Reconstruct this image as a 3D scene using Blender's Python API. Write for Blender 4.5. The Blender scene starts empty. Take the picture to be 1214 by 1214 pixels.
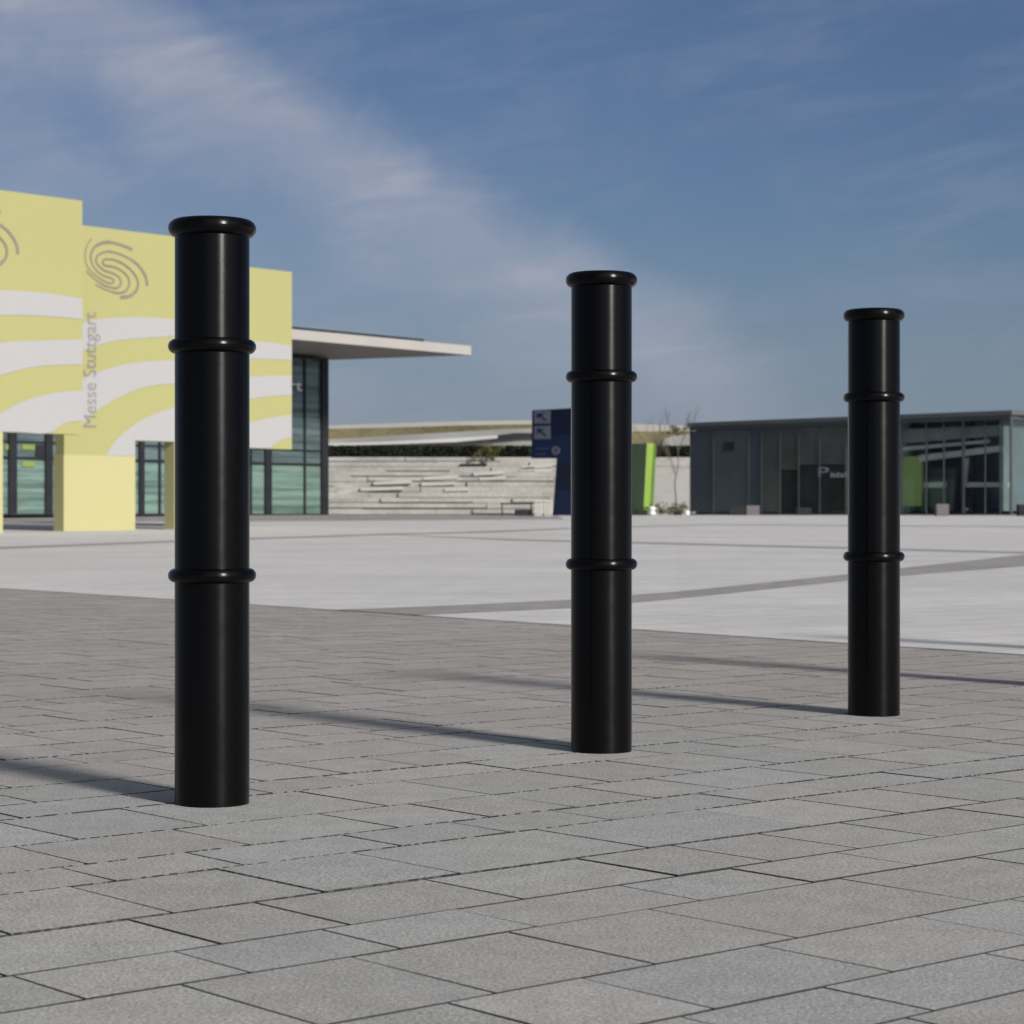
import bpy, bmesh, math, random
from mathutils import Vector, Matrix
random.seed(7)
R = math.radians
scene = bpy.context.scene
col = scene.collection

# ------------------------------------------------------------------ camera
F, EYE, CX, HY = 2657.0, 0.496, 607.0, 609.0       # focal length in photo pixels, eye height, horizon
cam_d = bpy.data.cameras.new("camera")
cam = bpy.data.objects.new("camera", cam_d)
col.objects.link(cam)
cam.location = (0, 0, EYE)
cam.rotation_euler = (R(90), 0, 0)
cam_d.sensor_width = 36
cam_d.lens = 36 * F / 1214
cam_d.shift_y = 2 / 1214
cam_d.clip_start = 0.05
cam_d.clip_end = 5000
cam_d.dof.use_dof = True
cam_d.dof.focus_distance = 3.8
cam_d.dof.aperture_fstop = 15.5
scene.camera = cam

# ------------------------------------------------------------------ light
SUN_EL, SUN_AZ = 28.5, 140.5          # azimuth clockwise from +Y: behind the camera, to the right
sx, sy = math.sin(R(SUN_AZ)), math.cos(R(SUN_AZ))
sun_d = bpy.data.lights.new("sun", 'SUN')
sun_d.energy = 3.5
sun_d.angle = R(8.5)
sun_d.color = (1.0, 0.955, 0.90)
sun = bpy.data.objects.new("sun", sun_d)
col.objects.link(sun)
sd = Vector((sx * math.cos(R(SUN_EL)), sy * math.cos(R(SUN_EL)), math.sin(R(SUN_EL))))
sun.rotation_euler = sd.to_track_quat('Z', 'Y').to_euler()
sun.location = sd * 40

world = bpy.data.worlds.new("World")
scene.world = world
world.use_nodes = True
wt = world.node_tree
wt.nodes.clear()


class NT:
    """small node-tree writer"""
    def __init__(s, t): s.t = t
    def n(s, typ, **kw):
        x = s.t.nodes.new(typ)
        for k, v in kw.items():
            if k == 'i':
                for a, b in v.items(): x.inputs[a].default_value = b
            else: setattr(x, k, v)
        return x
    def l(s, a, b): s.t.links.new(a, b)
    def m(s, op, a, b=None, c=None, clamp=False):
        x = s.t.nodes.new('ShaderNodeMath'); x.operation = op; x.use_clamp = clamp
        for i, v in enumerate((a, b, c)):
            if v is None: continue
            if isinstance(v, (int, float)): x.inputs[i].default_value = v
            else: s.l(v, x.inputs[i])
        return x.outputs[0]
    def mix(s, f, a, b, mode='MIX'):
        x = s.t.nodes.new('ShaderNodeMix'); x.data_type = 'RGBA'; x.blend_type = mode
        for i, v in ((0, f), (6, a), (7, b)):
            if isinstance(v, (int, float)): x.inputs[i].default_value = v
            elif isinstance(v, tuple): x.inputs[i].default_value = (*v[:3], 1)
            else: s.l(v, x.inputs[i])
        return x.outputs[2]
    def rng(s, v, a, b, c=0.0, d=1.0, smooth=True):
        x = s.t.nodes.new('ShaderNodeMapRange')
        x.interpolation_type = 'SMOOTHSTEP' if smooth else 'LINEAR'
        s.l(v, x.inputs[0])
        for i, q in enumerate((a, b, c, d)): x.inputs[i + 1].default_value = q
        return x.outputs[0]
    def noise(s, vec, scale, detail=4, rough=.5, dist=0.0):
        x = s.n('ShaderNodeTexNoise', i={'Scale': scale, 'Detail': detail, 'Roughness': rough, 'Distortion': dist})
        if vec is not None: s.l(vec, x.inputs['Vector'])
        return x.outputs['Fac']


W = NT(wt)
sky = W.n('ShaderNodeTexSky', sky_type='NISHITA', sun_disc=False, sun_elevation=R(SUN_EL), sun_rotation=R(SUN_AZ),
          altitude=300, air_density=1.0, dust_density=1.1, ozone_density=2.0)
tc = W.n('ShaderNodeTexCoord')
sep = W.n('ShaderNodeSeparateXYZ'); W.l(tc.outputs['Generated'], sep.inputs[0])
X, Y, Z = sep.outputs
az = W.m('ARCTAN2', X, Y)
hor = W.m('SQRT', W.m('ADD', W.m('MULTIPLY', X, X), W.m('MULTIPLY', Y, Y)))
el = W.m('DIVIDE', Z, W.m('MAXIMUM', hor, .001))
# cirrus: long fibres that lie almost level, plus one broad band crossing the sky
fib = W.n('ShaderNodeCombineXYZ'); W.l(W.m('MULTIPLY', az, 7.0), fib.inputs[0])
W.l(W.m('MULTIPLY', W.m('SUBTRACT', el, W.m('MULTIPLY', az, .16)), 34.0), fib.inputs[1])
iso = W.n('ShaderNodeCombineXYZ'); W.l(az, iso.inputs[0]); W.l(el, iso.inputs[1])
n_f = W.noise(fib.outputs[0], 1.3, 9, .62, .5)
n_i = W.noise(iso.outputs[0], 11, 6, .55, .4)
n_b = W.noise(iso.outputs[0], 26, 7, .6, .6)
dline = W.m('ADD', W.m('SUBTRACT', el, .128), W.m('MULTIPLY', az, .55))
dline = W.m('ADD', dline, W.m('MULTIPLY', W.m('SUBTRACT', n_i, .5), .055))
dline = W.m('ADD', dline, W.m('MULTIPLY', W.m('SUBTRACT', n_b, .5), .03))
up = W.rng(dline, .026, -.012)
dn = W.rng(dline, -.075, -.005)
band = W.m('MULTIPLY', up, dn)
fade = W.rng(az, .15, .06)
wisp = W.rng(n_f, .44, .74)
band = W.m('MULTIPLY', W.m('MULTIPLY', band, fade), W.m('ADD', .66, W.m('MULTIPLY', wisp, .38)))
left = W.m('MULTIPLY', W.m('MULTIPLY', W.rng(az, .02, -.20), W.rng(az, -.8, -.5)), W.rng(n_i, .40, .66))
streak = W.m('MULTIPLY', W.rng(n_f, .35, .70), W.rng(n_i, .32, .62))
below = W.m('MULTIPLY', W.rng(dline, .0, -.05), .16)
cf = W.m('ADD', W.m('MULTIPLY', band, .90), W.m('MULTIPLY', left, .15))
cf = W.m('ADD', cf, W.m('MULTIPLY', streak, .22))
cf = W.m('ADD', cf, below)
cf = W.m('MINIMUM', cf, .93)
skyc = W.mix(1.0, sky.outputs[0], (.41, .46, .585), 'MULTIPLY')
hz = W.mix(W.rng(el, .15, -.01, 0, .72), skyc, (2.25, 2.85, 3.75))
mixc = W.mix(cf, hz, (3.60, 3.92, 4.85))
# unseen veil overhead, added to neutralise the shade; sun glow added for bollard highlights
mixc = W.mix(W.rng(el, .40, 1.3, 0, .62), mixc, (1.7, 1.75, 1.8))
dt = W.n('ShaderNodeVectorMath', operation='DOT_PRODUCT'); dt.inputs[1].default_value = tuple(sd)
W.l(tc.outputs['Generated'], dt.inputs[0])
mixc = W.mix(W.rng(dt.outputs['Value'], .55, 1.0, 0, .8), mixc, (9.5, 9.6, 10.0))
bg = W.n('ShaderNodeBackground', i={'Strength': .069})
W.l(mixc, bg.inputs[0])
wo = W.n('ShaderNodeOutputWorld'); W.l(bg.outputs[0], wo.inputs[0])

scene.view_settings.view_transform = 'Standard'
scene.view_settings.look = 'None'
scene.view_settings.exposure = 0.46
scene.view_settings.gamma = 1.0
scene.render.engine = 'CYCLES'

# ------------------------------------------------------------------ materials
def mat(name, base=(.5, .5, .5), rough=.6, metal=0.0, spec=.5, build=None):
    m = bpy.data.materials.new(name); m.use_nodes = True
    b = m.node_tree.nodes['Principled BSDF']
    b.inputs['Base Color'].default_value = (*base, 1)
    b.inputs['Roughness'].default_value = rough
    b.inputs['Metallic'].default_value = metal
    b.inputs['Specular IOR Level'].default_value = spec
    if build: build(NT(m.node_tree), b)
    return m

def obj_coord(T, rot=0.0):
    c = T.n('ShaderNodeTexCoord')
    if not rot: return c.outputs['Object']
    mp = T.n('ShaderNodeMapping'); mp.inputs['Rotation'].default_value = (0, 0, rot)
    T.l(c.outputs['Object'], mp.inputs[0]); return mp.outputs[0]

def mottled(base, amt=.12, scale=1.5, fine=0.0, fscale=60, bump=0.0):
    def f(T, b):
        v = obj_coord(T)
        n = T.noise(v, scale, 6, .6)
        g = T.rng(n, .3, .7, 1 - amt, 1 + amt)
        if fine:
            n2 = T.noise(v, fscale, 3, .6)
            g = T.m('MULTIPLY', g, T.rng(n2, .3, .7, 1 - fine, 1 + fine))
        x = T.n('ShaderNodeVectorMath', operation='SCALE'); x.inputs[0].default_value = base
        T.l(g, x.inputs['Scale']); T.l(x.outputs[0], b.inputs['Base Color'])
        if bump:
            bp = T.n('ShaderNodeBump', i={'Strength': .5, 'Distance': bump})
            T.l(T.noise(v, fscale, 4, .6), bp.inputs['Height']); T.l(bp.outputs[0], b.inputs['Normal'])
    return f

def rotcoord(T):          # ground coordinates along the paving rows
    c = T.n('ShaderNodeTexCoord')
    d1 = T.n('ShaderNodeVectorMath', operation='DOT_PRODUCT'); d1.inputs[1].default_value = (.7565, .654, 0)
    d2 = T.n('ShaderNodeVectorMath', operation='DOT_PRODUCT'); d2.inputs[1].default_value = (-.654, .7565, 0)
    T.l(c.outputs['Object'], d1.inputs[0]); T.l(c.outputs['Object'], d2.inputs[0])
    k = T.n('ShaderNodeCombineXYZ'); T.l(d1.outputs['Value'], k.inputs[0]); T.l(d2.outputs['Value'], k.inputs[1])
    return k.outputs[0]

def stone_build(T, b):
    v = obj_coord(T)
    at = T.n('ShaderNodeAttribute', attribute_name='stone')
    sp = T.n('ShaderNodeSeparateColor'); T.l(at.outputs['Color'], sp.inputs[0])
    r1, r2 = sp.outputs[0], sp.outputs[1]
    big = T.noise(v, .9, 5, .55)
    mid = T.noise(v, 14, 5, .65)
    fine = T.noise(v, 190, 3, .75)
    grain = T.noise(v, 430, 2, .7)
    warm = (.318, .306, .288); cool = (.300, .304, .294)
    c = T.mix(T.m('MULTIPLY', T.m('ADD', r1, T.rng(big, .35, .65, -.3, .3)), 1.0, clamp=True), cool, warm)
    dp = T.n('ShaderNodeVectorMath', operation='DOT_PRODUCT'); dp.inputs[1].default_value = (-.3, .95, 0); T.l(v, dp.inputs[0])
    batch = T.m('ADD', T.rng(dp.outputs['Value'], 3.2, 6.5), T.rng(big, .3, .7, -.25, .25), clamp=True)
    c = T.mix(batch, c, (.290, .270, .250))           # browner, more trodden setts further out
    g = T.m('ADD', .93, T.m('MULTIPLY', r2, .13))
    g = T.m('MULTIPLY', g, T.rng(mid, .3, .7, .92, 1.08))
    g = T.m('MULTIPLY', g, T.rng(fine, .32, .68, .66, 1.34))
    g = T.m('MULTIPLY', g, T.rng(grain, .35, .65, .80, 1.20))
    x = T.n('ShaderNodeVectorMath', operation='SCALE'); T.l(c, x.inputs[0]); T.l(g, x.inputs['Scale'])
    spk = T.rng(T.noise(v, 300, 1, .4), .66, .73)
    c2 = T.mix(T.m('MULTIPLY', spk, .75), x.outputs[0], (.62, .60, .56))
    blot = T.rng(T.noise(v, 5.5, 5, .6, .6), .60, .72)
    c2 = T.mix(T.m('MULTIPLY', blot, .16), c2, (.26, .235, .215))
    T.l(c2, b.inputs['Base Color'])
    bp = T.n('ShaderNodeBump', i={'Strength': .55, 'Distance': .0012})
    T.l(T.m('ADD', fine, T.m('MULTIPLY', mid, .8)), bp.inputs['Height']); T.l(bp.outputs[0], b.inputs['Normal'])

def joint_build(T, b):
    v = obj_coord(T)
    dp = T.n('ShaderNodeVectorMath', operation='DOT_PRODUCT'); dp.inputs[1].default_value = (-.654, .7565, 0)
    T.l(v, dp.inputs[0])
    dashed = T.rng(dp.outputs['Value'], 2.3, 2.5)          # joints further out break into pale dashes
    n = T.noise(v, 85, 1, .4)
    n2 = T.noise(v, 3.0, 3, .5)
    f = T.m('MULTIPLY', T.rng(n, .49, .57), T.rng(n2, .3, .6, .7, 1))
    f = T.m('MULTIPLY', f, dashed)
    c = T.mix(f, (.034, .033, .032), (.165, .160, .153))
    T.l(c, b.inputs['Base Color'])

def plaza_build(c0, c1, w, h, mort, seed):
    def f(T, b):
        v = rotcoord(T)
        br = T.n('ShaderNodeTexBrick', offset=.5, squash=1.0, i={'Scale': 1.0, 'Mortar Size': .007, 'Mortar Smooth': .2,
                 'Bias': 0.0, 'Brick Width': w, 'Row Height': h})
        br.inputs['Color1'].default_value = (*c0, 1); br.inputs['Color2'].default_value = (*c1, 1)
        br.inputs['Mortar'].default_value = (*mort, 1)
        T.l(v, br.inputs['Vector'])
        st = T.n('ShaderNodeMapping'); st.inputs['Scale'].default_value = (1, 1, 1)
        st.inputs['Location'].default_value = (seed, 0, 0); T.l(v, st.inputs[0])
        g = T.rng(T.noise(st.outputs[0], .35, 6, .6), .3, .7, .93, 1.07)
        g = T.m('MULTIPLY', g, T.rng(T.noise(st.outputs[0], 5, 5, .65), .3, .7, .94, 1.06))
        x = T.n('ShaderNodeVectorMath', operation='SCALE'); T.l(br.outputs[0], x.inputs[0]); T.l(g, x.inputs['Scale'])
        T.l(x.outputs[0], b.inputs['Base Color'])
    return f

M = {}
M['stone'] = mat('granite_paver', rough=.72, spec=.35, build=stone_build)
M['joint'] = mat('joint_sand', rough=.95, spec=.1, build=joint_build)
M['plaza'] = mat('light_plaza', rough=.8, spec=.25, build=plaza_build((.475, .468, .455), (.515, .507, .492), .62, .31, (.33, .325, .315), 3))
M['strip'] = mat('dark_strip', rough=.8, spec=.25, build=plaza_build((.30, .285, .278), (.265, .252, .247), .30, .15, (.15, .145, .14), 9))
M['ground'] = mat('ground_outer', rough=.85, spec=.2, build=plaza_build((.31, .30, .29), (.28, .272, .265), .62, .21, (.16, .155, .15), 5))
M['band'] = mat('asphalt_band', rough=.85, spec=.2, build=mottled((.27, .255, .25), .12, .5, .06, 20))

def black_build(T, b):
    v = obj_coord(T)
    b.inputs['Anisotropic'].default_value = .75
    tg = T.n('ShaderNodeTangent', direction_type='RADIAL', axis='Z'); T.l(tg.outputs[0], b.inputs['Tangent'])
    b.inputs['Anisotropic Rotation'].default_value = .25
    b.inputs['Coat Roughness'].default_value = .12
    n = T.noise(v, 30, 4, .6)
    T.l(T.rng(n, .3, .7, .24, .28), b.inputs['Roughness'])
    bp = T.n('ShaderNodeBump', i={'Strength': .12, 'Distance': .0004})
    T.l(T.noise(v, 420, 2, .5), bp.inputs['Height']); T.l(bp.outputs[0], b.inputs['Normal'])
M['black'] = mat('black_powder_coat', (.0010, .0010, .0011), .3, 0, .17, black_build)
M['yellow'] = mat('yellow_banner', rough=.7, spec=.25, build=mottled((.340, .328, .142), .006, .35, .006, 6))
M['pillar'] = mat('yellow_render', rough=.7, spec=.25, build=mottled((.420, .396, .198), .006, .4, .015, 8))
M['white'] = mat('white_banner', rough=.7, spec=.25, build=mottled((.355, .352, .356), .006, .35, .006, 6))
M['logo'] = mat('grey_print', rough=.7, spec=.25, build=mottled((.205, .175, .145), .08, 2))
M['letter'] = mat('letter_grey', rough=.7, spec=.25, build=mottled((.235, .215, .205), .06, 2))
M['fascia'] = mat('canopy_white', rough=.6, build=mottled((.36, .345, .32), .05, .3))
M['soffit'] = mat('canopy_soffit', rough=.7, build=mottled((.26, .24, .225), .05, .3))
M['darkmetal'] = mat('dark_metal', (.018, .020, .024), .45, .2, .5, mottled((.018, .020, .024), .2, 2))
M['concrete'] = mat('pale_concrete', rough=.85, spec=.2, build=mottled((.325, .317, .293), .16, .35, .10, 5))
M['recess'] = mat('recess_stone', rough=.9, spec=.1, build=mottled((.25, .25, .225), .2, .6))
M['pale_slab'] = mat('pale_slab', rough=.8, spec=.2, build=mottled((.40, .39, .365), .06, 1))
M['hedge'] = mat('hedge_leaf', rough=.7, spec=.2, build=mottled((.012, .017, .008), .5, 1.5, .4, 9))
M['turf'] = mat('dry_turf', rough=.9, spec=.1, build=mottled((.135, .120, .068), .25, .2, .15, 3))
M['bush'] = mat('bush_leaf', rough=.7, spec=.2, build=mottled((.10, .092, .030), .4, 3))
M['bark'] = mat('bark', rough=.85, spec=.2, build=mottled((.11, .095, .075), .3, 6))
M['navy'] = mat('navy_panel', rough=.35, spec=.5, build=mottled((.010, .024, .105), .1, 1))
M['navy_dark'] = mat('navy_panel_deep', rough=.35, spec=.5, build=mottled((.006, .009, .045), .1, 1))
M['sign_grey'] = mat('sign_grey', rough=.5, build=mottled((.22, .23, .28), .12, 4))
M['sign_blue'] = mat('sign_print_blue', rough=.5, build=mottled((.06, .085, .17), .1, 4))
M['green_dark'] = mat('green_panel', rough=.5, build=mottled((.095, .185, .026), .10, .8))
M['green_sunlit'] = mat('green_panel_sunlit', rough=.5, build=mottled((.215, .330, .060), .05, 1))  # lighter copy of the green for the sun-facing side
M['whitebox'] = mat('white_plastic', rough=.5, build=mottled((.55, .54, .50), .05, 2))
M['brightwhite'] = mat('gloss_white', rough=.4, build=mottled((.78, .78, .76), .03, 2))
M['block'] = mat('reddish_block', rough=.8, spec=.2, build=mottled((.135, .125, .130), .1, 1.5))
M['darkblock'] = mat('dark_block', rough=.8, spec=.2, build=mottled((.020, .022, .024), .2, 1.5))
M['cladding'] = mat('slate_glass_cladding', rough=.25, spec=.5, build=mottled((.042, .054, .064), .10, .6))
M['cladding_b'] = mat('slate_glass_cladding_light', rough=.22, spec=.5, build=mottled((.056, .068, .075), .12, .6))
M['cladding_c'] = mat('olive_glass_cladding', rough=.22, spec=.5, build=mottled((.054, .063, .058), .16, .6))
M['pavframe'] = mat('grey_window_frame', rough=.5, build=mottled((.052, .062, .066), .1, .6))
M['lime_refl'] = mat('lime_reflection_tint', rough=.7, build=mottled((.42, .56, .17), .08, .5))  # colour of a green reflection in the pavilion glass
M['film_hi'] = mat('grey_film', rough=.5, spec=.3, build=mottled((.060, .070, .068), .2, .6))
M['film_lo'] = mat('dark_film', rough=.5, spec=.3, build=mottled((.012, .015, .017), .5, .8))
M['interior_grey'] = mat('interior_grey', rough=.7, build=mottled((.30, .33, .33), .15, .6))
M['interior'] = mat('interior_dark', rough=.8, build=mottled((.05, .055, .058), .3, .7))
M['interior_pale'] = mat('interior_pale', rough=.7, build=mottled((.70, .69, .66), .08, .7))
M['interior_teal'] = mat('interior_teal', rough=.7, build=mottled((.085, .12, .112), .4, .45))
M['white_letter'] = mat('white_letter', (.85, .86, .88), .5)

def hall_glass(name, tint, refl):
    def f(T, b):
        b.inputs['Metallic'].default_value = refl
        v = obj_coord(T)
        mp = T.n('ShaderNodeMapping'); mp.inputs['Scale'].default_value = (.22, .22, 4.5); T.l(v, mp.inputs[0])
        n = T.noise(mp.outputs[0], .8, 5, .6, .5)  # level bands in the tint imitate reflections on the panes
        g = T.rng(n, .35, .65, .62, 1.3)
        x = T.n('ShaderNodeVectorMath', operation='SCALE'); x.inputs[0].default_value = tint
        T.l(g, x.inputs['Scale']); T.l(x.outputs[0], b.inputs['Base Color'])
        bp = T.n('ShaderNodeBump', i={'Strength': .06, 'Distance': .01})
        T.l(T.noise(v, .5, 2, .5), bp.inputs['Height']); T.l(bp.outputs[0], b.inputs['Normal'])
    return mat(name, tint, .06, refl, .6, f)
M['glass_hi'] = hall_glass('hall_glass_high', (.135, .185, .19), .35)
M['glass_lo'] = hall_glass('hall_glass_low', (.20, .30, .26), .35)

def clear_glass(name, tint, mixf):
    m = bpy.data.materials.new(name); m.use_nodes = True
    T = NT(m.node_tree); m.node_tree.nodes.clear()
    tr = T.n('ShaderNodeBsdfTransparent'); tr.inputs[0].default_value = (*tint, 1)
    gl = T.n('ShaderNodeBsdfGlossy', i={'Roughness': .04}); gl.inputs[0].default_value = (.75, .82, .82, 1)
    fr = T.n('ShaderNodeFresnel', i={'IOR': 1.5})
    ge = T.n('ShaderNodeNewGeometry')
    k = T.m('MULTIPLY', T.m('ADD', fr.outputs[0], mixf, clamp=True), T.m('SUBTRACT', 1.0, ge.outputs['Backfacing']))
    mx = T.n('ShaderNodeMixShader'); T.l(k, mx.inputs[0]); T.l(tr.outputs[0], mx.inputs[1]); T.l(gl.outputs[0], mx.inputs[2])
    o = T.n('ShaderNodeOutputMaterial'); T.l(mx.outputs[0], o.inputs[0])
    return m
M['clear'] = clear_glass('pavilion_glass', (.84, .87, .87), .05)
M['clear_pale'] = clear_glass('pavilion_corner_glass', (.80, .845, .84), .22)

# ------------------------------------------------------------------ helpers
def gz(y):                                   # the square rises gently towards the halls
    if y <= 58: return 0.0
    if y <= 100: return .42 * (y - 58) / 42
    return .42

def ray(px, py): return Vector(((px - CX) / F, 1.0, -(py - HY) / F))
def at(px, py, y):                           # point of the photo at distance y
    r = ray(px, py); return Vector((r.x * y, y, EYE + r.z * y))
def onground(px, py):
    r = ray(px, py); y = EYE / -r.z if r.z < 0 else 600
    if y > 58:
        lo, hi = 58.0, 100.0
        for _ in range(40):
            mdl = (lo + hi) / 2
            if EYE + r.z * mdl > gz(mdl): lo = mdl
            else: hi = mdl
        y = lo
    return Vector((r.x * y, y, gz(y)))

class Plane:                                 # an upright plane through o along d
    def __init__(s, o, d):
        s.o = Vector((o[0], o[1])); s.d = Vector(d).normalized()
        s.n = Vector((s.d.y, -s.d.x))
        if s.n.y > 0: s.n = -s.n             # towards the camera
    def p(s, px, py):
        r = ray(px, py); t = s.o.dot(s.n) / Vector((r.x, r.y)).dot(s.n)
        return Vector((r.x * t, t, EYE + r.z * t))
    def sz(s, px, py):
        q = s.p(px, py); return ((Vector((q.x, q.y)) - s.o).dot(s.d), q.z)
    def w(s, a, z, off=0.0):
        q = s.o + s.d * a + s.n * off; return Vector((q.x, q.y, z))

def tag(o, label=None, cat=None, group=None, kind=None):
    if label: o['label'] = label
    if cat: o['category'] = cat
    if group: o['group'] = group
    if kind: o['kind'] = kind
    return o
def empty(name, loc, label, cat, group=None):
    o = bpy.data.objects.new(name, None); col.objects.link(o); o.location = loc
    o.empty_display_size = .2
    return tag(o, label, cat, group)

class MB:
    def __init__(s): s.v = []; s.f = []; s.m = []
    def add(s, vs, fs, mi=0):
        k = len(s.v); s.v += [tuple(q) for q in vs]; s.f += [tuple(i + k for i in f) for f in fs]; s.m += [mi] * len(fs)
    def prism(s, pts, ext, mi=0):            # polygon of 3D points pushed by a vector
        n = len(pts); ext = Vector(ext)
        a = [Vector(q) for q in pts]; b = [q + ext for q in a]
        nrm = Vector((0, 0, 0))
        for i in range(n): nrm += a[i].cross(a[(i + 1) % n])
        fs = [tuple(range(n)), tuple(range(2 * n - 1, n - 1, -1))] + [(i, i + n, (i + 1) % n + n, (i + 1) % n) for i in range(n)]
        if nrm.dot(ext) > 0: fs = [tuple(reversed(f)) for f in fs]
        s.add(a + b, fs, mi)
    def box(s, x0, x1, y0, y1, z0, z1, mi=0):
        s.prism([(x0, y0, z0), (x1, y0, z0), (x1, y0, z1), (x0, y0, z1)], (0, y1 - y0, 0), mi)
    def pbox(s, pl, a0, a1, z0, z1, front, back, mi=0):   # box along an upright plane, from offset back to front
        s.prism([pl.w(a0, z0, front), pl.w(a1, z0, front), pl.w(a1, z1, front), pl.w(a0, z1, front)],
                Vector((*(pl.n * (back - front)), 0)), mi)
    def tube(s, a, b, r0, r1, n=7, mi=0):
        a, b = Vector(a), Vector(b); d = (b - a).normalized()
        u = d.orthogonal().normalized(); w = d.cross(u)
        vs = [a + (u * math.cos(t) + w * math.sin(t)) * r0 for t in [i * math.tau / n for i in range(n)]]
        vs += [b + (u * math.cos(t) + w * math.sin(t)) * r1 for t in [i * math.tau / n for i in range(n)]]
        fs = [(i, (i + 1) % n, (i + 1) % n + n, i + n) for i in range(n)] + [tuple(range(n - 1, -1, -1)), tuple(range(n, 2 * n))]
        s.add(vs, fs, mi)
    def lathe(s, prof, n=96, mi=0):
        k = len(s.v)
        for r, z in prof:
            for i in range(n): s.v.append((r * math.cos(i * math.tau / n), r * math.sin(i * math.tau / n), z))
        for j in range(len(prof) - 1):
            for i in range(n):
                s.f.append((k + j * n + i, k + j * n + (i + 1) % n, k + (j + 1) * n + (i + 1) % n, k + (j + 1) * n + i)); s.m.append(mi)
    def build(s, name, mats, parent=None, smooth=False, bevel=0.0, origin=None):
        me = bpy.data.meshes.new(name)
        base = Vector((0, 0, 0))
        if origin is not None: base = Vector(origin)
        if parent is not None and origin is None:
            q_ = parent
            while q_ is not None: base = base + q_.location; q_ = q_.parent
        vs = [(q[0] - base.x, q[1] - base.y, q[2] - base.z) for q in s.v]
        me.from_pydata(vs, [], s.f)
        for m_ in (mats if isinstance(mats, list) else [mats]): me.materials.append(m_)
        me.polygons.foreach_set('material_index', s.m)
        if smooth: me.polygons.foreach_set('use_smooth', [True] * len(me.polygons))
        me.update()
        o = bpy.data.objects.new(name, me); col.objects.link(o)
        if parent is not None: o.parent = parent
        elif origin is not None: o.location = base
        if bevel:
            bv = o.modifiers.new('edge', 'BEVEL'); bv.width = bevel; bv.segments = 2; bv.limit_method = 'ANGLE'
        return o

def clip(poly, y, keep_below):
    out = []
    n = len(poly)
    for i in range(n):
        a, b = poly[i], poly[(i + 1) % n]
        ia = (a[1] <= y) if keep_below else (a[1] >= y); ib = (b[1] <= y) if keep_below else (b[1] >= y)
        if ia: out.append(a)
        if ia != ib:
            t = (y - a[1]) / (b[1] - a[1]); out.append((a[0] + (b[0] - a[0]) * t, y))
    return out
def sheet(name, polys, lift, m_, kind='structure'):   # ground sheet that follows the rise
    mb = MB()
    for poly in polys:
        for lo, hi in ((-1e5, 58), (58, 100), (100, 1e5)):
            q = clip(clip(poly, lo, False), hi, True)
            if len(q) >= 3:
                ar = sum(q[i][0] * q[(i + 1) % len(q)][1] - q[(i + 1) % len(q)][0] * q[i][1] for i in range(len(q)))
                if ar < 0: q = q[::-1]
                mb.add([(x, y, gz(y) + lift) for x, y in q], [tuple(range(len(q)))])
    o = mb.build(name, m_); o['kind'] = kind
    return o
def gpoly(pts): return [tuple(onground(*q)[:2]) for q in pts]

# ------------------------------------------------------------------ ground
sheet('ground', [[(-1500, -300), (1500, -300), (1500, 2500), (-1500, 2500)]], -.030, M['ground'])
# edge of the pale square: one straight line across the view
e0, e1 = Vector((-3.38, 14.81)), Vector((1.79, 7.84))
ed = (e1 - e0).normalized()
en = Vector((-ed.y, ed.x)) if -ed.y * 0 + ed.x > 0 else Vector((ed.y, -ed.x))   # away from the camera
if en.y < 0: en = -en
far_l, far_r = e0 - ed * 60, e1 + ed * 40
bf = lambda q: (q - e0).dot(en)
sheet('plaza', [[tuple(far_l), tuple(far_r), (60, 60), (140, 400), (-140, 400), (-90, 120)]], .004, M['plaza'])
kb = MB(); kb.add([(far_l.x, far_l.y, -.02), (far_r.x, far_r.y, -.02), (far_r.x, far_r.y, .004), (far_l.x, far_l.y, .004)], [(0, 1, 2, 3)])
kb.build('plaza_edge', M['plaza'])['kind'] = 'structure'

strips = [
    gpoly([(400, 724), (540, 718.6), (676, 712), (800, 702.5), (1000, 682), (1110, 669.5), (1214, 658), (1400, 640),
           (1400, 651), (1214, 672), (1110, 680), (1000, 689.5), (900, 700.5), (800, 711), (678, 722), (495, 730.3)]),
    gpoly([(-250, 659), (0, 648.8), (207, 641.2), (470, 632.4), (677, 626.2), (842, 621.6), (842, 622.6), (677, 627.5), (470, 634.2), (207, 643.2), (0, 651.4), (-250, 662)]),
    gpoly([(430, 633), (607, 639.2), (749, 642.7), (1004, 649), (1214, 654.6), (1500, 663), (1500, 666), (1214, 657), (1004, 651.3), (749, 644.8), (607, 641.2)]),
]
sheet('paving_strip', strips, .0055, M['strip'])
sheet('paving_strip', [gpoly([(842, 621.6), (1073, 623.2), (1400, 625.3), (1400, 626.2), (1073, 624.2), (842, 622.6)])], .0065, M['band'])
sheet('asphalt_band', [[(-60, 74), (-9, 80), (2, 86), (2, 128), (-60, 128)]], .008, M['band'])

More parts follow.
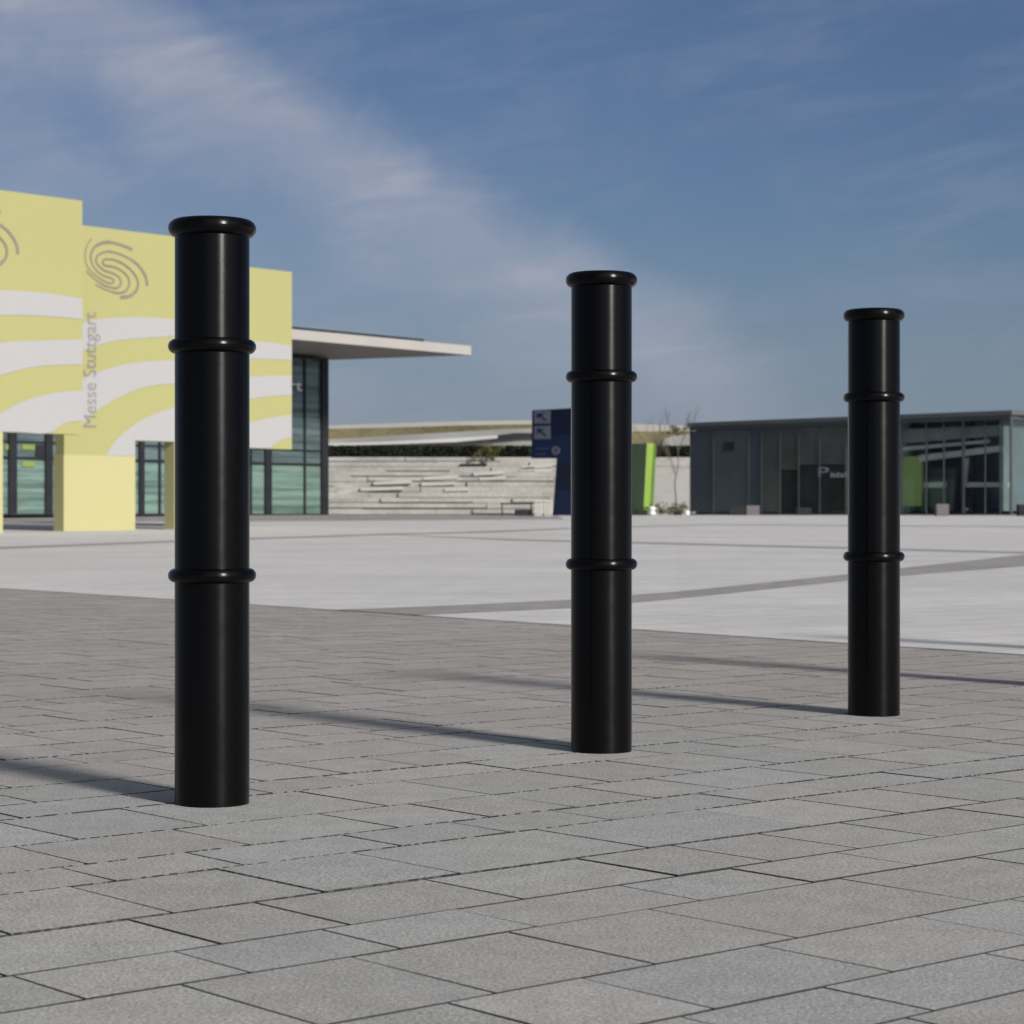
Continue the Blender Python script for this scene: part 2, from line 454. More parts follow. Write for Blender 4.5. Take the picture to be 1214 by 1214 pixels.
# granite setts: three row heights that repeat, measured stone lengths near the camera
RU, RV = Vector((.7565, .654)), Vector((-.654, .7565))
rows = []
v = 1.416
lines = [1.416, 1.565, 1.764, 2.015, 2.170, 2.381]
v = 1.416 - .612 * 9
pat = [.149, .199, .251]
seqs = [[1.370, 1.576, 1.784, 2.065, 2.280, 2.500, 2.850], [1.437, 1.622, 1.900, 2.180, 2.370, 2.560, 2.750], [1.280, 1.504, 1.735, 1.967, 2.330]]
difs = [[.206, .208, .281, .215, .220, .350], [.185, .278, .280, .190, .192, .28], [.224, .231, .232, .363, .29]]
xs_stone, cols, faces, verts, mi = [], [], [], [], []
J, CH, DP = .0042, .0007, .0003
vl = [1.416, 1.565, 1.764, 2.016, 2.172, 2.382, 2.640, 2.795, 3.015, 3.285]     # measured row lines
for q in range(27): vl.insert(0, vl[0] - pat[2 - q % 3])
q = 0
while vl[-1] < 15.6: vl.append(vl[-1] + (.158, .216, .262)[q % 3]); q += 1
for k, (v, v1) in enumerate(zip(vl, vl[1:])):
    wd = v1 - v
    rt = k % 3
    rr = random.Random(100 + k)
    if k == 27: seq = [1.571, 1.782, 2.055]
    else: seq = list(seqs[rt])
    if k > 40: seq = [q + rr.uniform(-.12, .12) for q in seq[:1]]
    while seq[-1] < 16: seq.append(seq[-1] + rr.choice(difs[rt]) + rr.uniform(-.006, .006))
    while seq[0] > -7: seq.insert(0, seq[0] - rr.choice(difs[rt]) + rr.uniform(-.006, .006))
    for a, b in zip(seq, seq[1:]):
        c = RU * ((a + b) / 2) + RV * (v + wd / 2)
        if c.y < .6 or c.y > 16 or abs(c.x) > 3.2 + c.y * .34 or bf(c) > .35: continue
        zt = rr.uniform(-.0005, .0005)
        tl = [zt + rr.uniform(-.0004, .0004) for _ in range(4)]
        i0 = len(verts); JU, JV = (.0024, .0042) if k < 31 else (.0044, .0088)
        for ch_, dz in ((0, -DP), (CH, 0)):
            for q, (ua, va) in enumerate(((a + JU / 2 + ch_, v + JV / 2 + ch_), (b - JU / 2 - ch_, v + JV / 2 + ch_), (b - JU / 2 - ch_, v + wd - JV / 2 - ch_), (a + JU / 2 + ch_, v + wd - JV / 2 - ch_))):
                pxy = RU * ua + RV * va
                verts.append((pxy.x, pxy.y, (tl[q] if dz == 0 else dz - .0015)))
        faces.append((i0 + 4, i0 + 5, i0 + 6, i0 + 7)); mi.append(0)
        c1, c2 = rr.random(), rr.random() ** 1.3
        cols.append((c1, c2))
        for q in range(4):
            faces.append((i0 + q, i0 + (q + 1) % 4, i0 + 4 + (q + 1) % 4, i0 + 4 + q)); mi.append(1)
            cols.append((c1, c2))
me = bpy.data.meshes.new('paving'); me.from_pydata(verts, [], faces)
me.materials.append(M['stone']); me.materials.append(M['joint']); me.polygons.foreach_set('material_index', mi)
ca = me.color_attributes.new('stone', 'FLOAT_COLOR', 'CORNER')
buf = []
for f_, c_ in zip(me.polygons, cols):
    for _ in f_.vertices: buf += [c_[0], c_[1], 0, 1]
ca.data.foreach_set('color', buf)
me.update()
pv = bpy.data.objects.new('paving', me); col.objects.link(pv); pv['kind'] = 'structure'
jb = MB(); jb.add([(-9, .2, -.0022), (9, .2, -.0022), (9, 16.5, -.0022), (-9, 16.5, -.0022)], [(0, 1, 2, 3)])
jo = jb.build('paving_joints', M['joint']); jo['kind'] = 'structure'

# ------------------------------------------------------------------ bollards
def bollard():
    root = empty('bollard', (-.5144, 3.845, 0), 'glossy black ringed bollard in front of the yellow portal, largest of the row', 'bollard',
                 'black bollards in a row across the paving')
    pr = [(0, .985), (.03, .985), (.052, .9845), (.058, .983), (.0605, .980)]
    body = MB()
    body.lathe([(.0635, -.02), (.0635, .0), (.0638, .02), (.0638, .978), (.0625, .986), (.058, .990), (.03, .994), (.0005, .995)], 128)
    body.build('post', M['black'], smooth=True, parent=None).parent = root
    for zc, rmin, nm in ((.9845, .0152, 'top_ring'), (.7825, .0122, 'ring'), (.3905, .0122, 'ring')):
        rb = MB(); rc = .0752 - rmin
        rb.lathe([(rc + rmin * math.cos(t), zc + rmin * math.sin(t)) for t in [i * math.tau / 28 for i in range(29)]], 128)
        o = rb.build(nm, M['black'], smooth=True); o.parent = root
    return root
b0 = bollard()
spots = [((.1873, 4.695), 'glossy black ringed bollard between the other two, in front of the blue sign pylon'),
         ((.8937, 5.535), 'glossy black ringed bollard in front of the dark glass pavilion, smallest of the row'),
         ((1.60, 6.42), 'black bollard fourth in the row, casting its long shadow over the paving'),
         ((2.42, 7.62), 'black bollard fifth in the row, its shadow falling on the pale paving')]
for (x, y), lab in spots:
    r_ = b0.copy(); col.objects.link(r_); r_.location = (x, y, 0); r_['label'] = lab
    for ch in list(b0.children):
        c_ = ch.copy(); col.objects.link(c_); c_.parent = r_

# ------------------------------------------------------------------ yellow portal
UF = (.653, .757)
o2 = at(75, 600, 60.1); P2 = Plane(o2[:2], UF)
n2 = P2.n
P1 = Plane(P2.o + n2 * 1.6, UF)
P3 = Plane(P2.o - n2 * 1.6, UF)
portal = empty('exhibition_portal', (P2.o.x, P2.o.y, gz(P2.o.y)),
               'tall yellow and white exhibition portal with spiral emblems and broad square pillars', 'building')
TH = .36
def panel(pl, pts, name='banner_panel', m_=None, th=TH):
    b = MB(); b.prism([pl.p(*q) for q in pts], Vector((*(-pl.n * th), 0))); return b.build(name, m_ or M['yellow'], portal)
def zat(pl, px, py): return pl.p(px, py).z
def colz(pl, px, z):   # photo row at which height z shows on a plane at column px
    q = pl.p(px, 600); return HY - (z - EYE) * F / q.y
t1, b1 = zat(P1, 97, 238), zat(P1, 75, 514.5)
t2, b2 = zat(P2, 150, 273.5), zat(P2, 160, 522.5)
t3, b3 = zat(P3, 320, 319.5), zat(P3, 320, 532)
def qd(pl, x0, x1, z0, z1): return [(x0, colz(pl, x0, z0)), (x1, colz(pl, x1, z0)), (x1, colz(pl, x1, z1)), (x0, colz(pl, x0, z1))]
pn1 = panel(P1, qd(P1, -420, 97.5, b1, t1))
p540 = zat(P2, 120, 540)
pn2 = panel(P2, [(76, colz(P2, 76, p540)), (160, colz(P2, 160, p540)), (160, colz(P2, 160, b2)), (252, colz(P2, 252, b2)), (252, colz(P2, 252, t2)), (76, colz(P2, 76, t2))])
pn3 = panel(P3, qd(P3, 249, 346, b3, t3))
def pillar(pl, x0, x1, ztop, proud=.012, th=.42):
    a0, a1 = pl.sz(x0, 600)[0], pl.sz(x1, 600)[0]
    b = MB(); b.pbox(pl, a0, a1, -.05, ztop, proud, -th); return b.build('pillar', M['pillar'], portal)
pillar(P1, -92, 3, b1)
pillar(P1, -420, -320, b1)
pillar(P2, 75.2, 160, p540)
a207 = P2.sz(207, 600)[0]
pillar(P2, 206.5, 252, b2)
pillar(P3, 253, 290, b3)

def wband(pl, pts, off=.012):
    b = MB(); q = [pl.p(*p_) + Vector((*(pl.n * off), 0)) for p_ in pts]
    b.prism(q, Vector((*(-pl.n * (off - .002)), 0))); return b
def band_obj(pl, lists):
    b = MB()
    for pts in lists:
        w_ = wband(pl, pts); b.add(w_.v, w_.f)
    o = b.build('white_stripe', M['white'], pn1 if pl is P1 else pn2 if pl is P2 else pn3)
    return o
def smooth_curve(pts, n=6):
    out = []
    for i in range(len(pts) - 1):
        p0 = pts[max(i - 1, 0)]; p1 = pts[i]; p2 = pts[i + 1]; p3 = pts[min(i + 2, len(pts) - 1)]
        for j in range(n):
            t = j / n
            out.append(tuple(.5 * ((2 * p1[c]) + (-p0[c] + p2[c]) * t + (2 * p0[c] - 5 * p1[c] + 4 * p2[c] - p3[c]) * t * t + (-p0[c] + 3 * p1[c] - 3 * p2[c] + p3[c]) * t ** 3) for c in (0, 1)))
    out.append(tuple(pts[-1])); return out
def strip_between(top, bot): return smooth_curve(top) + smooth_curve(bot)[::-1]
eb = lambda pl, px, z: (px, colz(pl, px, z + .01))
for top, bot in (
    ([(-200, 352), (-80, 345), (0, 344), (50, 347), (97.4, 354)], [(-200, 390), (-80, 376), (0, 373.6), (50, 374.5), (97.4, 378.5)]),
    ([(-200, 470), (-80, 422), (0, 406.6), (43, 404), (97.4, 402.5)], [(-200, 508), (-80, 470), (0, 445), (45, 434.5), (97.4, 432.3)]),
    ([(-70, 513), (-30, 503), (0, 489.8), (27, 476), (63, 466), (97.4, 462.6)],
     [eb(P1, -70, b1), eb(P1, -30, b1), eb(P1, 20, b1), eb(P1, 57, b1), (76, 502), (97.4, 498.5)])):
    band_obj(P1, [strip_between(top, bot)])
for top, bot in (
    ([(97, 383), (114.7, 378.8), (139.4, 376.6), (169, 376), (207.6, 378.5), (251, 383)], [(97, 416), (114.7, 410), (129.5, 405.5), (149, 402.8), (179, 400.3), (207.6, 398.7), (251, 399)]),
    ([(97, 449), (114.7, 441.5), (139.4, 434), (169, 429), (207.6, 427), (251, 427)], [(97, 503), (106, 494), (116, 486), (133.5, 475.3), (155, 464.6), (181.7, 457), (207.6, 454.8), (251, 452)])):
    band_obj(P2, [strip_between(top, bot)])
c2 = smooth_curve([(125, colz(P2, 125, p540) - .1), (135.7, 523.5), (155, 506.4), (176.4, 493.5), (207.6, 482.8), (251, 474)])
band_obj(P2, [c2 + [eb(P2, 251, b2), eb(P2, 160, b2), eb(P2, 160, p540)]])
band_obj(P3, [strip_between([(250, 399), (296.5, 404), (320, 406), (345.6, 409.8)], [(250, 423), (296.5, 425.3), (320, 426), (345.6, 427)])])
band_obj(P3, [strip_between([(250, 449), (296.5, 446.5), (320, 445.6), (345.6, 445.3)], [(250, 480), (296.5, 473), (320, 470), (345.6, 468.4)])])
band_obj(P3, [smooth_curve([(250, 520), (270, 508), (296.5, 500.7), (320, 495.5), (345.6, 491.5)]) + [(345.6, 518)] + [(332, 522), (318, colz(P3, 318, b3 + .01)), eb(P3, 250, b3)]])

LC = lambda x, y: (90 + x * .08237, 270 + y * .08237)
strokes = [
    [(222, 160), (160, 250), (132, 370), (140, 490), (190, 600), (300, 700), (420, 775), (505, 800), (548, 765), (500, 722), (400, 690), (300, 620), (240, 530), (212, 420), (250, 300), (340, 232), (480, 208), (640, 245), (812, 312)],
    [(1022, 832), (1000, 700), (900, 545), (760, 440), (600, 370), (460, 342), (340, 378), (285, 455), (315, 535), (400, 610), (500, 645), (600, 695), (648, 775), (620, 845), (550, 868), (430, 838), (320, 775), (225, 700), (150, 620)],
    [(640, 1000), (780, 978), (880, 880), (882, 745), (800, 620), (680, 520), (540, 460), (420, 452), (382, 500), (430, 545), (540, 562), (660, 620), (750, 720), (762, 830), (700, 918), (580, 935), (430, 890), (285, 818)]]
def logo(pl, da, dz, sc):
    b = MB()
    ref = pl.sz(*LC(560, 580)) if pl is P2 else P2.sz(*LC(560, 580))
    for si, st in enumerate(strokes):
        pts = [P2.sz(*LC(*q)) for q in smooth_curve(st, 5)]
        pts = [((a - ref[0]) * sc + ref[0] + da, (z - ref[1]) * sc + ref[1] + dz) for a, z in pts]
        n = len(pts)
        for i in range(n - 1):
            def wid(i):
                t = i / (n - 1)
                e = abs(t - 1) if si == 0 else t
                return (.016 + .030 * max(0, 1 - e * 3.0)) * sc + (.010 if .25 < t < .9 else 0)
            (a0, z0), (a1, z1) = pts[i], pts[i + 1]
            tx, tz = a1 - a0, z1 - z0; L = math.hypot(tx, tz) or 1; tx, tz = tx / L, tz / L
            w0, w1 = wid(i), wid(i + 1)
            e = .006
            quad = [pl.w(a0 - tz * w0 - tx * e, z0 + tx * w0 - tz * e, .010), pl.w(a1 - tz * w1 + tx * e, z1 + tx * w1 + tz * e, .010),
                    pl.w(a1 + tz * w1 + tx * e, z1 - tx * w1 + tz * e, .010), pl.w(a0 + tz * w0 - tx * e, z0 - tx * w0 - tz * e, .010)]
            quad = [q + Vector((*(pl.n * (.0004 * (i % 7) + .003 * si)), 0)) for q in quad]
            b.prism(quad, Vector((*(-pl.n * .006), 0)))
    return b.build('spiral_emblem', M['logo'], pn1 if pl is P1 else pn2)
logo(P2, 0, 0, 1.0)
eA, eZ = P2.sz(*LC(1022, 832)); refA, refZ = P2.sz(*LC(560, 580))
gA, gZ = P1.sz(21, 301)
logo(P1, gA - (refA + (eA - refA) * 1.05), gZ - (refZ + (eZ - refZ) * 1.05), 1.05)

def text_mesh(s):
    cu = bpy.data.curves.new('lettering', 'FONT'); cu.body = s; cu.size = 1; cu.extrude = .0
    to = bpy.data.objects.new('tmp', cu); col.objects.link(to)
    dg = bpy.context.evaluated_depsgraph_get()
    me_ = bpy.data.meshes.new_from_object(to.evaluated_get(dg))
    vs = [tuple(q.co) for q in me_.vertices]; fs = [tuple(p_.vertices) for p_ in me_.polygons]
    bpy.data.objects.remove(to); bpy.data.meshes.remove(me_)
    return vs, fs
def place_text(s, pl, a0, z0, width, height, vertical, off, m_, parent, name='lettering', bold=0.0):
    vs, fs = text_mesh(s)
    x0, x1 = min(q[0] for q in vs), max(q[0] for q in vs)
    cap = .73
    b = MB(); out = []
    for x, y, _ in vs:
        u_ = (x - x0) / (x1 - x0) * width; w_ = y / cap * height
        out.append(pl.w(a0 - w_, z0 + u_, off) if vertical else pl.w(a0 + u_, z0 + w_, off))
    b.add(out, fs)
    o = b.build(name, m_, parent)
    so = o.modifiers.new('thickness', 'SOLIDIFY'); so.thickness = .008
    return o
aR, zB = P2.sz(113.5, 506.5); aL, _ = P2.sz(98, 506.5); _, zT = P2.sz(106, 370)
place_text('Messe Stuttgart', P2, aR, zB, zT - zB, aR - aL, True, .022, M['letter'], pn2)

# ------------------------------------------------------------------ glass hall with canopy behind the portal
G = at(387.5, 600, 103); GP = Plane(G[:2], UF)
hall = empty('glass_hall', (G.x, G.y, .42), 'dark glass entrance hall under a thin white cantilevered canopy', 'building')
SOF = 7.74
zt_main = GP.p(387, 427.5).z
def ga(px): return GP.sz(px, 600)[0]
aend = ga(-60)
# interior block and back
b = MB(); b.pbox(GP, aend, -.3, .3, SOF, -9.0, -9.3); b.pbox(GP, aend, aend + .3, .3, SOF, -.3, -8.99)
b.build('interior_wall', M['interior_teal'], hall)
cuts = [-60, -20, 14, 57, 72, 100, 130, 167, 189, 230, 262, 297, 317, 361, 384]
zr = [.42, GP.p(360, 549).z, GP.p(360, 500).z, zt_main]
z_tr = GP.p(340, 550).z
for i in range(len(cuts) - 1):
    a0, a1 = ga(cuts[i]), ga(cuts[i + 1])
    gb = MB(); gb.pbox(GP, a0 + .05, a1 - .05, .50, z_tr - .05, -.02, -.06); gb.build('glass_pane', M['glass_lo'], hall)
    gb = MB(); gb.pbox(GP, a0 + .05, a1 - .05, z_tr + .05, zt_main - .02, -.02, -.06); gb.build('glass_pane', M['glass_hi'], hall)
M['lime'] = mat('lime_patch', rough=.6, build=mottled((.20, .27, .05), .1, 1))
for xa, xb, ya, yb, m_ in ((26, 41, 533, 527, 'lime'), (26, 41, 553, 547, 'lime'), (42, 55, 545, 527, 'darkmetal'), (6, 12, 533, 527, 'lime')):
    b = MB(); b.pbox(GP, ga(xa), ga(xb), GP.p(xa, ya).z, GP.p(xa, yb).z, .03, -.015); b.build('glass_patch', M[m_], hall)  # small lime and dark patches set on the glass front
fr = MB()
for c_ in cuts[:-1]:
    wdt = {14: .19, 57: .17, 317: .19, 167: .13}.get(c_, .055)
    a = ga(c_); fr.pbox(GP, a - wdt, a + wdt, .42, zt_main - .003, .10 if wdt > .1 else .05, -.1)
fr.pbox(GP, ga(380), 0, .42, zt_main - .001, .12, -.5)
fr.pbox(GP, aend, ga(380) - .003, z_tr - .05, z_tr + .05, .047, -.09)
z2 = GP.p(340, 533).z
fr.pbox(GP, aend, ga(380) - .003, z2 - .03, z2 + .03, .044, -.085)
fr.pbox(GP, aend, ga(380) - .003, .42, .50, .045, -.095)
fr.pbox(GP, aend, 0.02, zt_main, zt_main + .14, .06, -.5)
fr.build('mullion_frame', M['darkmetal'], hall)
cl = MB(); cl.pbox(GP, aend, ga(381), zt_main + .14, SOF, -.45, -.6); cl.build('clerestory', M['glass_hi'], hall)
cf_ = MB(); zc = zt_main + .14
cf_.pbox(GP, aend, ga(378), zc - .0, zc + .06, -.41, -.61)
for c_ in (-60, -20, 14, 57, 100, 130, 167, 230, 262, 297, 325, 361, 378):
    a = ga(c_); cf_.pbox(GP, a - .06, a + .06, zc, SOF - .002, -.40, -.62)
cf_.build('clerestory_frame', M['darkmetal'], hall)
# canopy slab
A_ = at(346, 402, 93.0); C_ = at(558.5, 421, (SOF - EYE) * F / (609 - 421)); B_ = at(384, 427, (SOF - EYE) * F / (609 - 427))
A_.z = B_.z = C_.z = SOF
fdir = (C_ - A_).normalized(); bdir = (B_ - C_).normalized()
Lf = A_ - fdir * 22; Bk = C_ + bdir * 30; Lb = Lf + (Bk - C_)
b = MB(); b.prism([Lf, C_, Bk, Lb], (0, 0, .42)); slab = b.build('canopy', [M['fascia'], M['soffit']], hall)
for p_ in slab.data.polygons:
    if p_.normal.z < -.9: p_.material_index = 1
rd = at(505, 404, 100)
b = MB(); i0 = .5
b.prism([Lf - fdir * 0 + bdir * i0, C_ - fdir * 4.4 + bdir * i0, C_ - fdir * 4.4 + bdir * 28, Lb - bdir * i0], (0, 0, 0.0001))
b = MB()
q0 = [Lf + bdir * .25, C_ - fdir * 3.0 + bdir * .25, C_ - fdir * 3.0 + bdir * 28, Lb - bdir * 2]
b.prism([q + Vector((0, 0, .421)) for q in q0], (0, 0, .13)); b.build('roof_membrane', M['darkmetal'], hall)
# white letters on the glass, running behind the portal
aT, zTx = GP.sz(355.5, 463.5); zTt = GP.sz(355, 450.5)[1]
vs_, _f = text_mesh('Stuttgart')
wtx = (max(q[0] for q in vs_) - min(q[0] for q in vs_)) / .73 * (zTt - zTx) * 1.75
place_text('Stuttgart', GP, aT - wtx, zTx, wtx, (zTt - zTx) * 1.0, False, .16, M['white_letter'], hall)

# ------------------------------------------------------------------ stepped terraces
TZ = 128.0
terr = empty('stepped_terrace', (-2, TZ, .42), 'wide bank of pale stepped stone ledges behind the square', 'terrace')
x0, x1 = (300 - CX) / F * TZ, (1150 - CX) / F * (TZ + 16)
n_st = 11; ztop = EYE + 66.5 * (TZ + 13) / F; rise = (ztop - .42) / n_st
rr = random.Random(5)
core = MB(); slabs = MB()
for i in range(n_st):
    ys = TZ + i * 1.2; z0 = .42 + i * rise
    core.box(x0, x1, ys + .24, TZ + 15 + .01 * i, z0 - (.0 if i else .1), z0 + rise - .002)
    x = x0
    while x < x1:
        L = rr.uniform(1.5, 9); e = min(x + L, x1)
        r_ = rr.random()
        h0 = .015 if r_ < .5 else (.055 if r_ < .8 else .10)
        back = rr.uniform(0, .22)
        slabs.box(x, e - .01, ys + back, ys + 1.15, z0 + h0, z0 + rise + rr.choice((.0, .012, .03)))
        x = e
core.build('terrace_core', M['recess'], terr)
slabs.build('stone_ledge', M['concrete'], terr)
TC = lambda x, y: (400 + x * .1812, 490 + y * .1812)
for k_, (xa, ya, xb, yb) in enumerate([(0, 485, 95, 478), (235, 458, 480, 448), (560, 426, 790, 416), (890, 398, 1090, 386), (1195, 370, 1290, 362),
                       (0, 520, 90, 516), (150, 497, 430, 489), (550, 464, 770, 457), (930, 430, 1100, 422), (1205, 358, 1405, 340), (1290, 378, 1400, 370), (700, 500, 860, 496)]):
    pa, pb = TC(xa, ya), TC(xb, yb)
    lv = (609 - (pa[1] + pb[1]) / 2) * 134 / F + EYE
    yy = TZ + math.floor((lv - .42) / rise) * 1.2 - .03
    A1, B1 = at(pa[0], pa[1], yy), at(pb[0], pb[1], yy)
    s_ = MB(); hh = .10
    s_.prism([A1 + Vector((0, 0, -hh)), B1 + Vector((0, 0, -hh)), B1 + Vector((0, 0, hh)), A1 + Vector((0, 0, hh))], (0, 1.4, 0))
    s_.build('pale_slab', M['pale_slab'], terr)
# smooth pale wall on the right of the terraces
wl = MB()
Zw = 109
wl.prism([at(770, 611, Zw), at(817.6, 611, Zw), at(817.6, 556, Zw), at(790, 561, Zw), at(771, 566, Zw)], (0, 1.2, 0))
wo_ = wl.build('retaining_wall', mat('wall_pale', rough=.8, spec=.2, build=mottled((.315, .305, .305), .10, .6)), origin=(at(795, 600, Zw).x, Zw, .42))
tag(wo_, 'smooth pale retaining wall right of the green pylon', 'wall')

# hedge: leaves over a twig mass
def leaf_mass(name, m_, boxes, n, size, seed, parent=None, origin=None, core=None):
    rr = random.Random(seed); b = MB()
    for _ in range(n):
        x0, x1, y0, y1, z0, z1 = boxes[rr.randrange(len(boxes))]
        c = Vector((rr.uniform(x0, x1), rr.uniform(y0, y1), rr.uniform(z0, z1)))
        d = Vector((rr.gauss(0, 1), rr.gauss(0, 1), rr.gauss(0, 1))).normalized(); u = d.orthogonal().normalized(); w = d.cross(u)
        s_ = size * rr.uniform(.6, 1.4)
        b.add([c - u * s_, c + w * s_ * .6, c + u * s_, c - w * s_ * .6], [(0, 1, 2, 3)])
    if core: b.box(*core)
    return b.build(name, m_, parent, origin=origin)
HZ = 145.0
hx0, hx1 = (300 - CX) / F * HZ, (900 - CX) / F * HZ
hz0, hz1 = EYE + 64.5 * HZ / F, EYE + 80.5 * HZ / F
h_ = leaf_mass('hedge', M['hedge'], [(hx0, hx1, HZ - .1, HZ + 1.5, hz0, hz1 + .02)], 26000, .085, 3, origin=(0, HZ, hz0),
               core=(hx0, hx1, HZ + .25, HZ + 1.3, hz0 - .6, hz1 - .12))
tag(h_, 'long dark clipped hedge along the top of the terraces', 'hedge')

# far exhibition hall with a turf roof
fh = empty('turf_roofed_hall', (0, 165, 3.5), 'long low hall with dry turf roof and white swept edges behind the hedge', 'building')
def px_prism(name, pts, z, depth, m_):
    b = MB(); b.prism([at(px, py, z) for px, py in pts], (0, depth, 0)); return b.build(name, m_, fh)
px_prism('roof_edge', [(300, 530), (700, 530), (700, 507.5), (655, 507), (600, 508.5), (540, 512), (480, 515.5), (430, 518.5), (380, 521.5), (300, 525)], 160, 4,
         mat('roof_grey', rough=.7, build=mottled((.22, .22, .21), .18, .15)))
px_prism('white_rim', [(300, 528.5), (400, 528.3), (470, 526.5), (540, 524), (590, 519.5), (590, 516), (540, 519.5), (470, 523), (400, 525.5), (300, 527)], 159.4, .55,
         mat('rim_white', rough=.6, build=mottled((.43, .43, .42), .06, .3)))
px_prism('dark_slit', [(588, 520), (622, 516.8), (660, 516), (660, 513.5), (612, 513.2), (590, 515.8)], 159.5, .4, M['darkmetal'])  # dark strip just proud of the roof edge
px_prism('turf_roof', [(300, 530), (830, 530), (830, 511), (795, 511), (750, 511.5), (700, 504), (620, 503), (540, 504.5), (460, 507), (380, 508.5), (300, 509.5)], 166, 5, M['turf'])
px_prism('roof_line', [(300, 530), (830, 530), (830, 505), (760, 503), (700, 500), (620, 498.5), (540, 499.5), (460, 502), (388, 504.5), (300, 506)], 173, 6,
         mat('roof_pale', rough=.7, build=mottled((.33, .32, .29), .06, .2)))
px_prism('roof_edge', [(786, 530), (840, 530), (840, 514), (800, 516), (786, 521)], 162, 3.5, mat('roof_grey_right', rough=.7, build=mottled((.24, .235, .225), .2, .3)))

# ------------------------------------------------------------------ bushes and bare trees
def leaf_bush(name, px, py0, py1, z, halfw, n, size, seed, label, cat='bush', m_=None):
    base = at(px, py0, z); top = at(px, py1, z).z
    e = empty(name, base, label, cat)
    H = top - base.z
    t = MB()
    rr = random.Random(seed)
    for i in range(5):
        a = rr.uniform(0, math.tau); t.tube(base, base + Vector((math.cos(a) * halfw * .7, math.sin(a) * halfw * .7, H * rr.uniform(.5, .85))), H * .03, H * .008, 5)
    t.build('stem', M['bark'], e)
    b = MB()
    cl = [(base + Vector((rr.gauss(0, .45) * halfw, rr.gauss(0, .45) * halfw, H * rr.uniform(.3, .95))), rr.uniform(.15, .4) * halfw) for _ in range(14)]
    for _ in range(n):
        c0, r0 = rr.choice(cl); d = Vector((rr.gauss(0, 1), rr.gauss(0, 1), rr.gauss(0, 1))).normalized()
        c = c0 + d * r0 * rr.uniform(.3, 1); nn = Vector((rr.gauss(0, 1), rr.gauss(0, 1), rr.gauss(0, 1))).normalized(); u = nn.orthogonal().normalized(); w = nn.cross(u)
        s_ = size * rr.uniform(.6, 1.4); b.add([c - u * s_, c + w * s_ * .6, c + u * s_, c - w * s_ * .6], [(0, 1, 2, 3)])
    b.build('foliage', m_ or M['bush'], e)
    return e
leaf_bush('bush', 575, 551, 527, 139.0, .95, 700, .055, 21, 'small yellow-green bush on the terrace against the dark hedge')
pb = MB(); pb.prism([at(545, 552, 138.2), at(577, 552, 138.2), at(577, 549.3, 138.2), at(545, 550, 138.2)], (0, .8, 0))
tag(pb.build('bench', M['darkmetal'], origin=at(561, 552, 138.2), bevel=.02), 'long dark slab bench beside the small terrace bush', 'bench')

def bare_tree(px, pyb, pyt, z, seed, label, spread=.35, r=.05):
    base = at(px, pyb, z); base.z = gz(z); H = at(px, pyt, z).z - base.z
    e = empty('bare_tree', base, label, 'tree', 'bare young trees by the pale wall')
    rr = random.Random(seed); t = MB(); cr = MB()
    pts = [base + Vector((rr.uniform(-.04, .04) * i, rr.uniform(-.03, .03) * i, H * .62 * i / 4)) for i in range(5)]
    pts[0] = base
    for i in range(4): t.tube(pts[i], pts[i + 1], r * (1 - .15 * i), r * (1 - .15 * (i + 1)), 7)
    def grow(p, d, L, rad, lev):
        e_ = p + d * L; cr.tube(p, e_, rad, rad * .6, 4)
        if lev == 0: return
        for _ in range(3 if lev > 1 else 2):
            nd = (d + Vector((rr.gauss(0, spread), rr.gauss(0, spread), rr.uniform(-.05, .35)))).normalized()
            grow(p + d * L * rr.uniform(.45, 1), nd, L * rr.uniform(.55, .8), rad * .6, lev - 1)
    for i in range(6):
        a = rr.uniform(0, math.tau)
        grow(pts[2] + (pts[4] - pts[2]) * rr.random(), Vector((math.cos(a) * .45, math.sin(a) * .45, 1)).normalized(), H * .22, r * .4, 3)
    t.build('trunk', M['bark'], e); cr.build('crown', M['bark'], e)
bare_tree(801.5, 611, 484, 107.5, 4, 'thin leafless young tree standing close to the dark pavilion corner', .3, .042)
bare_tree(770, 611, 494, 108, 9, 'thin leafless young tree rising behind the green pylon', .3, .05)
leaf_bush('bush', 803, 517, 506, 155, .75, 500, .06, 31, 'brownish shrub on the turf roof left of the pavilion', m_=M['turf'])
M['grass'] = mat('grass_green', rough=.8, spec=.1, build=mottled((.12, .125, .06), .4, 2))
for i_, (px_, w_, lab) in enumerate([(783, .55, 'low grey-green shrub right of the white seat by the pale wall'), (795, .6, 'low grey-green shrub at the foot of the bare tree'),
                      (808, .5, 'low grey-green shrub beside the dark pavilion corner')]):
    e_ = leaf_bush('low_shrub', px_, 611, 598 + i_ % 2 * 1.5, 105.5, w_, 260, .05, 40 + i_, lab, 'shrub', M['grass'])
    e_['group'] = 'low shrubs along the pale wall'

